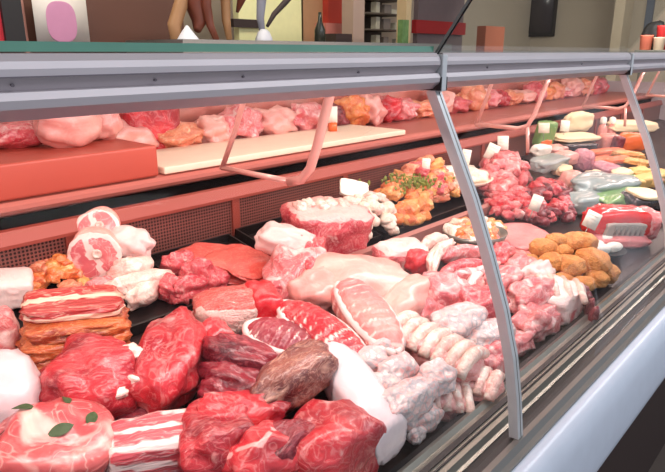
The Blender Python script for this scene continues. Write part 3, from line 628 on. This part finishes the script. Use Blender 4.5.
# ------------------------------------------------------------ wrapped goods at the right
rp = thing('wrapped_roll', 'red wrapped meat roll with grey label right of the slanted price card', 'wrapped meat', mw=frame(at(585, 222, .06), at(647, 223, .06))[0])
s = pxm(at(618, 227, .05)); Lr = (at(650, 228, .05)-at(586, 226, .05)).length
part_of(rp, 'wrapper', lumpbm(Lr, 34*s, 34*s, e=3.2, n=.05, f=1.5, seed=71), M['redpack'])
part_of(rp, 'label', lumpbm(Lr*.62, 8*s, 16*s, e=7, n=.02, f=1, seed=72), M['label'], Matrix.Translation((-.01, -15*s, -1*s)), label='grey printed label')
for k in range(6): part_of(rp, 'print_line', box(bmesh.new(), -.06+.02*k, -.052+.02*k, -19.4*s, -19*s, -5*s, 4*s), M['ink'])
part_of(rp, 'meat_end', lumpbm(26*s, 32*s, 34*s, n=.1, seed=73), M['pink'], Matrix.Translation((Lr*.46, 0, 0)))
meat('cut_pack', 'dark pink cut under the red wrapped roll', 'meat', (590, 240), (648, 240), 24, 14, 'ham', .02, n=.08)
def pack(name, label, cat, u, v, wp, hp, dp, h, mat, rot=0, e=5, n=.05, **kw):
    return meat(name, label, cat, (u-wp/2, v+rot), (u+wp/2, v-rot), dp, hp, mat, h, e=e, n=n, **kw)
pack('clear_pack', 'grey clear pack of sliced meat left of the green leaf bag', 'pack', 586, 202, 34, 18, 24, .04, 'greygreen', 3)
pack('grey_bag', 'large pale grey plastic bag in the right middle of the counter', 'bag', 604, 186, 46, 20, 34, .06, 'greygreen', 4, n=.12)
pack('leaf_bag', 'green leafy bag between the grey bag and the dark jar', 'bag', 616, 196, 30, 14, 26, .05, 'greenbag', 8, n=.14)
jr = pack('deli_tub', 'dark deli tub with cream lid at the right end above the red roll', 'tub', 642, 204, 34, 20, 26, .05, 'jar', 0, e=7, n=.02)
sj = pxm(jr.matrix_world.translation)
part_of(jr, 'lid', lumpbm(36*sj, 28*sj, 4*sj, e=5, n=.01), M['cream'], Matrix.Translation((0, 0, 11*sj)), label='cream lid')
for k in range(3): pack('cheese_piece', ['tan cheese piece left of the pillar at the right end', 'tan cheese piece behind the cream lid', 'tan cheese piece leaning on the right pillar'][k], 'cheese', 632+12*k, 184-3*k, 18, 12, 14, .06, 'yellowcheese', 2*k)
pack('orange_pack', 'small flat orange pack at the right edge', 'pack', 657, 211, 18, 7, 20, .03, 'orange')
pack('ham_joint', 'pinkish ham joint right of the dark cubes', 'ham', 572, 182, 20, 22, 20, .05, 'pale', 0, e=3)
pack('lilac_ham', 'lilac pink ham with cut face in the middle of the right section', 'ham', 583, 160, 22, 22, 18, .07, 'lilac', -3, e=3)
pack('dark_ham', 'dark pink ham lying on a plate left of the orange strips', 'ham', 606, 168, 32, 12, 20, .06, 'lilac', -4, e=2.6)
pack('grey_pack', 'pale grey pack lying in front of the orange carton', 'pack', 549, 163, 28, 12, 20, .08, 'greygreen', 4)
pack('white_pack', 'white pack beside the grey pack under the orange carton', 'pack', 541, 150, 14, 10, 12, .08, 'card', 1)
pack('pale_pack', 'pale pink pack right of the grey pack', 'pack', 566, 158, 18, 14, 16, .08, 'pale', 1, e=3)
oc = pack('carton', 'tall orange and pale green carton at the back beside the bracket', 'carton', 545, 134, 15, 26, 10, .12, 'greenbag', 0, e=8, n=.01)
so = pxm(oc.matrix_world.translation)
part_of(oc, 'orange_base', lumpbm(17*so, 11*so, 10*so, e=6, n=.05), M['orange'], Matrix.Translation((0, 0, -9*so)))
pack('vegetable_pack', 'pale green vegetable pack standing at the back of the right section', 'pack', 578, 122, 26, 20, 12, .14, 'cream', 0, e=3.5, n=.1)
pack('white_plate', 'long cream plate in front of the pale green pack', 'plate', 575, 137, 40, 5, 20, .10, 'cream', 1)
pack('dark_pack', 'dark green brown pack under the cream plate', 'pack', 576, 145, 34, 7, 18, .07, 'jar', 1)
for k, u in enumerate((602, 611)):
    p = at(u, 132, .09); sb = pxm(p)
    o = thing('sauce_bottle', ['left pinkish bottle of the pair at the back', 'right pinkish bottle of the pair at the back'][k], 'bottle', p-Vector((0, 0, 14*sb)))
    part_of(o, 'bottle_body', lathe(bmesh.new(), [(4.4*sb, 0), (4.6*sb, 2*sb), (4.6*sb, 17*sb), (3*sb, 21*sb), (1.8*sb, 23*sb)], 20), M['bottle'])
    part_of(o, 'cap', lathe(bmesh.new(), [(3*sb, 22*sb), (3.2*sb, 23*sb), (3*sb, 28*sb), (1*sb, 29*sb)], 16), M['card'])
pack('pink_carton', 'pinkish grey carton in front of the bottle pair', 'carton', 609, 142, 16, 16, 12, .08, 'bottle', 0, e=8, n=.01)
pack('cream_box', 'long cream box at the far back under the right pillar top', 'box', 632, 126, 44, 10, 16, .12, 'cream', 0)
pack('orange_box', 'bright orange box right of the pinkish carton', 'box', 632, 142, 24, 18, 14, .09, 'orange', 0, e=4)
pack('red_cap_jar', 'small dark red jar left of the bright orange box', 'jar', 618, 143, 8, 14, 8, .09, 'dkred', 0)
for k, (u, v, ww) in enumerate([(606, 152, 30), (626, 154, 34), (616, 160, 26), (636, 162, 26), (602, 160, 18)]):
    pack('orange_strip', ['orange strip at the back left of the orange platter', 'long orange yellow strip at the back of the platter', 'bright orange piece in the middle of the platter', 'yellow orange piece at the right of the platter', 'red orange piece at the front left of the platter'][k], 'cheese', u, v, ww, 6, 10, .075, ['orange', 'yellowmar', 'orange', 'yellowmar', 'orange'][k], (-1)**k*1.5, n=.1)
for k, (u, v, mt) in enumerate([(640, 172, 'yellowcheese'), (652, 180, 'marin2'), (622, 174, 'cream'), (628, 180, 'greenbag'), (556, 150, 'pale'), (562, 170, 'cream'), (594, 176, 'cream')]):
    pack('deli_piece', ['tan deli piece beside the right pillar', 'pinkish deli piece under the right pillar', 'cream deli piece above the grey bag', 'green deli piece above the leafy bag', 'pale deli piece behind the grey pack', 'cream deli piece above the dark cubes', 'cream deli piece behind the grey bag'][k], 'deli food', u, v, 16, 10, 14, .06, mt, 1, e=3, n=.12)
# ------------------------------------------------------------ price cards
def card(u, v, wp, hp, rot, h, label, mat='card'):
    p = at(u, v, h); s = pxm(p); X = AX.copy(); X.z = 0; X.normalize()
    Z = Vector((0, 0, 1)); Y = Z.cross(X); m = Matrix.Translation(p) @ Matrix((X, Y, Z)).transposed().to_4x4() @ Matrix.Rotation(R(-12), 4, 'X') @ Matrix.Rotation(R(rot), 4, 'Y')
    o = thing('price_card', label, 'price card', mw=m)
    part_of(o, 'card_face', box(bmesh.new(), -wp/2*s, wp/2*s, -.001, .001, -hp/2*s, hp/2*s), M[mat])
    for k in range(3): part_of(o, 'print_line', box(bmesh.new(), -wp*.32*s, wp*(.32-.12*k)*s, -.0016, -.0009, (hp*.25-k*hp*.2)*s, (hp*.29-k*hp*.2)*s), M['cardpink'])
    part_of(o, 'pin', tube(bmesh.new(), [(0, .002, -hp/2*s+.004), (0, .004, -hp/2*s-.035)], .0015, 8), M['steel'])
card(592, 220, 15, 17, 25, .10, 'white slanted price card on the red wrapped roll')
card(536, 203, 11, 16, 20, .09, 'slanted price card standing in the dark red cubes')
card(426, 165, 8, 13, 3, .14, 'upright price card behind the orange marinated pieces')
card(466, 157, 9, 15, 10, .12, 'price card standing over the white meat mound', 'card')
card(503, 143, 11, 14, 0, .14, 'tallest price card behind the pink slices')
card(492, 152, 12, 16, 25, .12, 'slanted price card left of the tallest one')
card(544, 128, 11, 10, 0, .17, 'pale card on top of the orange and green carton', 'cardpink')
card(565, 126, 9, 11, 5, .15, 'small white card left of the pale green pack')
cw = meat('paper_packet', 'folded white paper packet tilted behind the white lumps', 'packet', (340, 186), (368, 192), 20, 5, 'card', .11, h2=.10, e=7, n=.03, f=1, roll=35)
# ------------------------------------------------------------ goods on the rear ledge
LZ = zt
def ledge(name, label, cat, u, v, wp, hp, mat, y=1.42, dy=.14, e=2.6, n=.14, group=None):
    p = aty(u, v, y); s = pxm(p); ww = wp*s; hh = hp*s
    c = Vector((p.x, y, LZ+hh/2)); SEED[0] += 1
    o = link(name, lumpbm(ww, dy, hh, e=e, n=n, f=1.8, seed=SEED[0], fine=.04), M[mat]); o.location = c
    return tagit(o, label, cat, group)
M['redslab'] = plain('red_slab', (178, 76, 60), .4, .05, var=.2, bscale=10)
o = link('red_slab', box(bmesh.new(), -.35, .745, 1.214, 1.46, LZ+.001, LZ+.072, .006), M['redslab']); tagit(o, 'long flat red slab on the rear ledge at the left', 'slab')
o = link('cutting_board', box(bmesh.new(), .76, 1.72, 1.215, 1.47, LZ+.001, LZ+.018, .004), M['board']); tagit(o, 'cream cutting board on the rear ledge right of the red slab', 'cutting board')
def ondeck(name, label, u, v, wp, hp, mat, y, z, e=2.3, dy=.1, n=.1):
    p = aty(u, v, y); s = pxm(p); SEED[0] += 1
    o = link(name, lumpbm(wp*s, dy, hp*s, e=e, n=n, f=1.8, seed=SEED[0]), M[mat]); o.location = (p.x, y, z+hp*s/2*.93)
    return tagit(o, label, 'meat')
ondeck('pork_knuckle', 'large pale pork knuckle on the red slab', 72, 150, 62, 46, 'pale', 1.34, LZ+.072)
ondeck('pork_knuckle', 'smaller pale pork knuckle right of the large one on the red slab', 104, 150, 36, 36, 'pale', 1.40, LZ+.072)
ondeck('pork_knuckle', 'low pink knuckle in the far left of the red slab', 22, 160, 60, 26, 'pinkred', 1.42, LZ+.072)
ledge('red_block', 'red block of meat behind the right end of the red slab', 'meat', 150, 142, 62, 60, 'redb', 1.52, .08, e=5, n=.05)
cols = ['pale', 'marin2', 'pale', 'pink', 'pale', 'pink', 'dkred', 'marin', 'pale', 'redb', 'pink', 'marin2', 'pale', 'pinkred', 'marin2', 'pink', 'redb', 'marin2', 'pale', 'pinkred', 'marin', 'marin2', 'pink', 'pale', 'marin2', 'redb', 'pinkred', 'pale', 'marin2', 'pink']
x = .76; k = 0; rr_ = random.Random(12)
names = {'pinkred': 'pink red', 'pale': 'pale', 'pink': 'pink marbled', 'red': 'red', 'dkred': 'dark red', 'marin': 'orange', 'redb': 'bright red', 'marin2': 'pale orange'}
while x < 4.5:
    wd = rr_.uniform(.11, .2); hh = rr_.uniform(.07, .12); mt = cols[k % len(cols)]; SEED[0] += 1
    o = link('rear_joint', lumpbm(wd, .12, hh, e=2.5, n=.2, f=1.8, seed=SEED[0], fine=.05), M[mt]); o.location = (x+wd/2, 1.515, LZ+hh/2*.98)
    tagit(o, '%s joint on the rear ledge in the blurred row under the rail, number %d' % (names[mt], k), 'meat', 'joints on the rear ledge'); REAR = globals().setdefault('REAR', []); REAR.append((o, mt))
    x += wd*.93; k += 1
for i, (o, mt) in enumerate(REAR):
    left = 'next to the red block at the left end' if i == 0 else 'right of the %s joint' % names[REAR[i-1][1]]
    rt = 'at the far right end' if i == len(REAR)-1 else 'left of the %s one' % names[REAR[i+1][1]]
    zone = 'behind the cutting board' if o.location.x < 1.72 else ('beyond the board' if o.location.x < 2.8 else 'far along the ledge')
    o['label'] = ('%s joint %s %s, %s' % (names[mt], zone, left.replace('right of the', 'right of').replace(' joint', ''), rt.replace('left of the ', 'left of '))).replace(' at the left end', '')
card_ = aty(339, 118, 1.35)
cm = Matrix.Translation((card_.x, 1.38, LZ+.045)) @ Matrix.Rotation(R(-25), 4, 'Z')
o = thing('price_card', 'white price card standing on the cream cutting board at the rear', 'price card', mw=cm)
part_of(o, 'card_face', box(bmesh.new(), -.018, .018, -.001, .001, 0, .055), M['card']); part_of(o, 'stand', box(bmesh.new(), -.012, .012, -.012, .012, -.027, 0.002), M['orange'])

# ------------------------------------------------------------ background behind the counter
def bgbox(name, label, cat, u0, u1, v0, v1, y, depth, mat, z0=None, e=None):
    a = aty(u0, v1, y); b = aty(u1, v0, y)
    bm = box(bmesh.new(), a.x, b.x, y, y+depth, a.z if z0 is None else z0, b.z)
    o = link(name, bm, mat if not isinstance(mat, str) else M[mat], smooth=False)
    return tagit(o, label, cat) if cat else o
def c_(n, col, **k): return plain(n, col, k.pop('rough', .6), **k)
M['cabbrown'] = c_('brown_cabinet', (92, 58, 46), bscale=3, var=.3)
cb = aty(90, 10, 2.6)
a = aty(-40, 0, 2.7); b_ = aty(182, 0, 2.7)
o = link('tall_cabinet', box(bmesh.new(), a.x, b_.x, 2.7, 3.1, 0, 2.1), M['cabbrown'], smooth=False); tagit(o, 'tall dark brown cabinet behind the counter at the left', 'cabinet')
part_of(o, 'cabinet_shelf', box(bmesh.new(), b_.x-.6, b_.x-.02, 2.69, 2.7, 1.50, 1.53), c_('lighter_brown', (120, 86, 64)))
part_of(o, 'door_frame', box(bmesh.new(), aty(18, 0, 2.69).x, aty(22, 0, 2.69).x, 2.68, 2.7, 0, 2.1), c_('pinkish_frame', (186, 132, 120)))
bgbox('red_sign', 'red strip at the very left edge behind the glass', 'sign', -30, 4, -30, 50, 2.66, .02, c_('red_strip', (200, 40, 56)))
bgbox('dark_post', 'black post beside the red strip at the left edge', 'post', 8, 15, -40, 50, 2.64, .05, 'seal')
po = thing('poster', 'white poster with a plain pink rounded shape on the brown cabinet', 'poster', aty(60, 44, 2.62))
pa = aty(38, 46, 2.62); pb = aty(84, -14, 2.62); o_ = po.location
part_of(po, 'sheet', box(bmesh.new(), pa.x-o_.x, pb.x-o_.x, 0, .004, pa.z-o_.z, pb.z-o_.z), c_('poster_paper', (214, 206, 198)))
qa = aty(49, 42, 2.62); qb = aty(74, 2, 2.62); bm = bmesh.new(); cx = (qa.x+qb.x)/2-o_.x; cz = (qa.z+qb.z)/2-o_.z; W2 = (qb.x-qa.x)/2; H2 = (qb.z-qa.z)/2
bm.free(); part_of(po, 'pink_shape', lumpbm(W2*2, .004, H2*2, e=2.8, n=0, fine=0), c_('poster_pink', (196, 134, 168)), Matrix.Translation((cx, -.002, cz)))
# hanging brown cured legs and straps
YH = 2.3
def hang(name, label, cat, pts, rs, mat, y=YH):
    P = [aty(u, v, y) for u, v in pts]; s = pxm(P[0]); bm = bmesh.new(); tube(bm, [p+Vector((0, .03*math.sin(i), 0)) for i, p in enumerate(P)], [r*s for r in rs], 14)
    return tagit(link(name, bm, mat), label, cat)
hambr = c_('cured_brown', (120, 62, 44), rough=.4, bscale=20, var=.35, bump=.4); hamtan = c_('cured_tan', (168, 124, 84), rough=.5, bscale=20, var=.2)
dkst = c_('dark_strap', (52, 36, 34))
hang('cured_leg', 'tan tapering cured leg hanging left of the white paper cone', 'cured meat', [(186, -30), (184, 5), (178, 25), (176, 44)], [3, 7, 7, 4], hamtan)
hang('cured_leg', 'dark brown cured leg hanging above the white paper cone', 'cured meat', [(192, -40), (197, 0), (204, 20), (198, 30)], [4, 11, 9, 4], hambr)
hang('cured_leg', 'slim brown cured leg leaning right of the paper cone', 'cured meat', [(208, -30), (210, 5), (214, 25), (218, 42)], [4, 5, 4, 3], hambr, 2.25)
hang('cured_leg', 'golden tan cured leg hanging before the yellow panel', 'cured meat', [(230, -30), (229, 0), (230, 20), (230, 40)], [3, 5, 4.5, 3], hamtan, 2.25)
hang('cured_leg', 'short brown cured leg hanging at the top left of the grey strap', 'cured meat', [(246, -30), (246, -4), (241, 12)], [4, 5, 1.5], hambr, 2.25)
hang('strap', 'dark diagonal strap right of the hanging cured legs', 'strap', [(300, -14), (288, 3), (278, 14), (268, 26)], [3, 3, 2.6, 1.6], dkst, 2.2)
hang('strap', 'bluish grey hanging strap above the small white box', 'strap', [(264, -30), (265, 0), (264, 18), (263, 32)], [5, 5, 4, 3], c_('blue_grey', (150, 152, 166)), 2.3)
bgw = c_('cool_white', (226, 228, 236)); 
a = aty(174, 44, 2.28); s = pxm(a)
o = link('paper_cone', lathe(bmesh.new(), [(12*s, 0), (11*s, 3*s), (4*s, 12*s), (1*s, 16*s)], 20), bgw); o.location = aty(188, 42, 2.28); tagit(o, 'white paper cone between the hanging cured legs', 'paper')
o = link('paper_wrap', lathe(bmesh.new(), [(11*s, 0), (10*s, 5*s), (7*s, 12*s), (3*s, 15*s)], 6), bgw); o.location = aty(264, 43, 2.28); tagit(o, 'small white wrapped box below the bluish strap', 'paper')
bgbox('rear_counter', 'low grey rear counter top far behind the display', 'counter', 184, 452, 44, 60, 2.2, .45, 'steel', z0=1.0)
yp = bgbox('yellow_panel', 'pale yellow panel behind the straps', 'panel', 240, 302, -60, 50, 3.0, .05, c_('pale_yellow', (238, 234, 176)))
yb = bgbox('panel_bar', None, None, 234, 262, 20, 27, 2.97, .03, dkst); yb.parent = yp
bgbox('tan_panel', 'tan brown panel right of the yellow panel', 'panel', 302, 330, -60, 50, 3.0, .06, c_('tan', (176, 132, 96)))
def bottle(label, u, v0, v1, wp, mat, y):
    p = aty(u, v1, y); s = pxm(p); hpx = v1-v0
    o = link('bottle', lathe(bmesh.new(), [(wp*s/2, 0), (wp*s/2, hpx*.45*s), (wp*.2*s, hpx*.72*s), (wp*.14*s, hpx*s)], 18), mat); o.location = p; tagit(o, label, 'bottle'); return o
bottle('dark green bottle standing before the tan panel', 320, 14, 44, 11, c_('dark_bottle', (46, 48, 40), rough=.2), 2.4)
bgbox('red_coat', 'red cloth hanging in the background left of the pinkish column', 'cloth', 328, 352, -60, 24, 2.95, .06, c_('red_cloth', (184, 60, 44), bscale=12, var=.3))
bgbox('pink_box', 'dusty pink box under the red cloth', 'box', 326, 350, 24, 40, 2.9, .1, c_('dusty_pink', (196, 120, 108)))
bgbox('dark_box', 'dark low box beside the pinkish column', 'box', 336, 352, 34, 48, 2.6, .1, dkst)
bgbox('column', 'pinkish grey round column behind the top glass', 'column', 353, 366, -90, 50, 2.7, .1, c_('column_pink', (176, 150, 136), bscale=4, var=.2))
sh = thing('shelf_rack', 'dark shelf rack with small white items between column and beige post', 'shelf', (aty(384, 40, 2.9).x, 2.9, 0))
sx0 = aty(366, 0, 2.9).x-sh.location.x; sx1 = aty(403, 0, 2.9).x-sh.location.x
part_of(sh, 'rack_back', box(bmesh.new(), sx0, sx1, .2, .22, 1.0, 2.1), c_('rack_dark', (64, 48, 40)))
for v in (-16, 0, 15, 31, 46): z = aty(384, v, 2.9).z; part_of(sh, 'rack_shelf', box(bmesh.new(), sx0, sx1, -.02, .2, z, z+.012), c_('rack_board', (96, 84, 72)))
wi = c_('item_white', (210, 204, 180)); gi = c_('item_grey', (140, 128, 118))
for i, (u, v, wp, hp, mt) in enumerate([(378, -2, 5, 11, wi), (387, -2, 6, 9, gi), (398, -1, 4, 4, wi), (378, 12, 4, 10, wi), (388, 13, 7, 8, gi), (396, 13, 9, 3, wi), (378, 28, 4, 11, wi), (387, 28, 7, 9, gi), (398, 28, 5, 5, wi), (378, 44, 4, 9, wi), (386, 44, 5, 7, gi), (399, 44, 4, 5, wi)]):
    bgbox('shelf_item', '%s %s on the %s shelf of the dark rack, %s' % ('white' if mt is wi else 'grey', 'box' if wp > 5 else 'bottle shaped item', ['top', 'upper', 'lower', 'bottom'][i//3], ['left', 'middle', 'right'][i % 3]), 'shelf item', u-wp/2, u+wp/2, v-hp, v+2, 2.93, .05, mt)
bgbox('beige_post', 'tall beige post right of the dark rack', 'post', 405, 415, -90, 50, 2.6, .08, c_('beige', (206, 182, 140)))
bgbox('green_plant_pot', 'small green bunch in front of the beige post', 'plant', 402, 409, 20, 46, 2.5, .04, c_('fresh_green', (104, 140, 84), bscale=60, var=.5, bump=1), z0=aty(285, 44, 2.2).z+.0005)
bgbox('grey_wall_panel', 'mauve grey wall panel behind the red stripe', 'panel', 416, 470, -90, 70, 3.3, .05, c_('mauve_grey', (132, 116, 118)))
bgbox('red_stripe', 'red horizontal band on the mauve grey panel', 'band', 416, 466, 23, 33, 3.25, .05, c_('stripe_red', (190, 40, 44)))
0 and bgbox('pale_panel', 'grey beige panel between the red band and the monitor', 'panel', 470, 622, -90, 62, 3.8, .05, c_('grey_beige', (156, 142, 126)))
bgbox('orange_light_column', 'pinkish orange narrow light column behind the upper pane', 'cabinet', 484, 505, 27, 56, 3.2, .1, c_('pink_orange', (206, 120, 92)), z0=0)  # orange red light column built as a solid box reaching the floor
def atx(u, v, x):
    d = ray(u, v); return EYE+d*(x/d.x)
def bgx(name, label, cat, u0, u1, v0, v1, x, depth, mat, zf=None):
    a = atx(u0, v1, x); b = atx(u1, v0, x)
    o = link(name, box(bmesh.new(), x, x+depth, b.y, a.y, a.z if zf is None else zf, b.z), mat if not isinstance(mat, str) else M[mat], smooth=False)
    return tagit(o, label, cat) if cat else o
mo = bgx('monitor', 'dark monitor on the grey beige wall', 'monitor', 520, 560, -40, 37, 8.82, .08, 'seal')
a = atx(523, 33, 8.8); b_ = atx(557, -36, 8.8)
part_of(mo, 'screen', box(bmesh.new(), 8.812, 8.82, b_.y, a.y, a.z, b_.z), c_('dark_screen', (70, 64, 68), rough=.25))
bgx('square_pillar', 'tall beige grey pillar at the right', 'pillar', 608, 642, -120, 60, 7.8, .3, c_('pillar_beige', (186, 170, 148)), zf=0)
bgx('blue_box', 'blue grey box at the top right on the wall beside the pillar', 'box', 643, 662, -50, 30, 8.86, .04, c_('blue_grey_box', (110, 118, 134)))
p1 = atx(636, 50, 7.0); p2 = atx(690, 50, 7.0)
o = link('side_table', box(bmesh.new(), 6.95, 7.3, p2.y-.1, p1.y, p1.z-.05, p1.z, .005), M['steel'], smooth=False); tagit(o, 'grey table at the far right carrying the tubs', 'table')
for q_ in (p2.y-.06, p1.y-.04): part_of(o, 'leg', box(bmesh.new(), 7.1, 7.14, q_-.02, q_+.02, 0, p1.z-.04), M['steel'])
def tub(label, u, v0, v1, wp, mat, x):
    p = atx(u, v1, x); s = pxm(p); p.z = p1.z+.001; h = (v1-v0)*s
    o = link('tub', lathe(bmesh.new(), [(wp*s*.42, 0), (wp*s*.5, h*.9), (wp*s*.52, h*.92), (wp*s*.52, h)], 20), mat); o.location = p; tagit(o, label, 'tub')
tub('salmon tub on the table at the right edge', 645, 36, 50, 12, c_('salmon_tub', (236, 130, 106)), 7.05)
tub('cream tub right of the salmon one', 658, 38, 50, 11, c_('cream_tub', (240, 214, 188)), 7.05)
tub('red tub behind the cream one', 660, 27, 50, 11, c_('red_tub', (206, 50, 52)), 7.2)
p = atx(656, 30, 7.22)
o = link('bag', lumpbm(.1, .22, .30, n=.12, seed=9), M['seal']); o.location = (7.22, p.y+.02, p1.z+.14); tagit(o, 'black rounded bag behind the tubs at the right edge', 'bag')
# bay leaves, settled on the roast with ray casts
dg = bpy.context.evaluated_depsgraph_get()
for (x, y, z, a, s, t) in BAYS:
    ok, loc, nor, _ = BAYROOT.ray_cast(Vector((x, y, .2)), Vector((0, 0, -1)))
    if not ok: continue
    lf = bayleaf(BAYROOT, 0, 0, 0, a, s)
    q = Vector((0, 0, 1)).rotation_difference(nor).to_matrix().to_4x4()
    lf.matrix_local = Matrix.Translation(loc+nor*.001) @ q @ Matrix.Rotation(R(a), 4, 'Z')
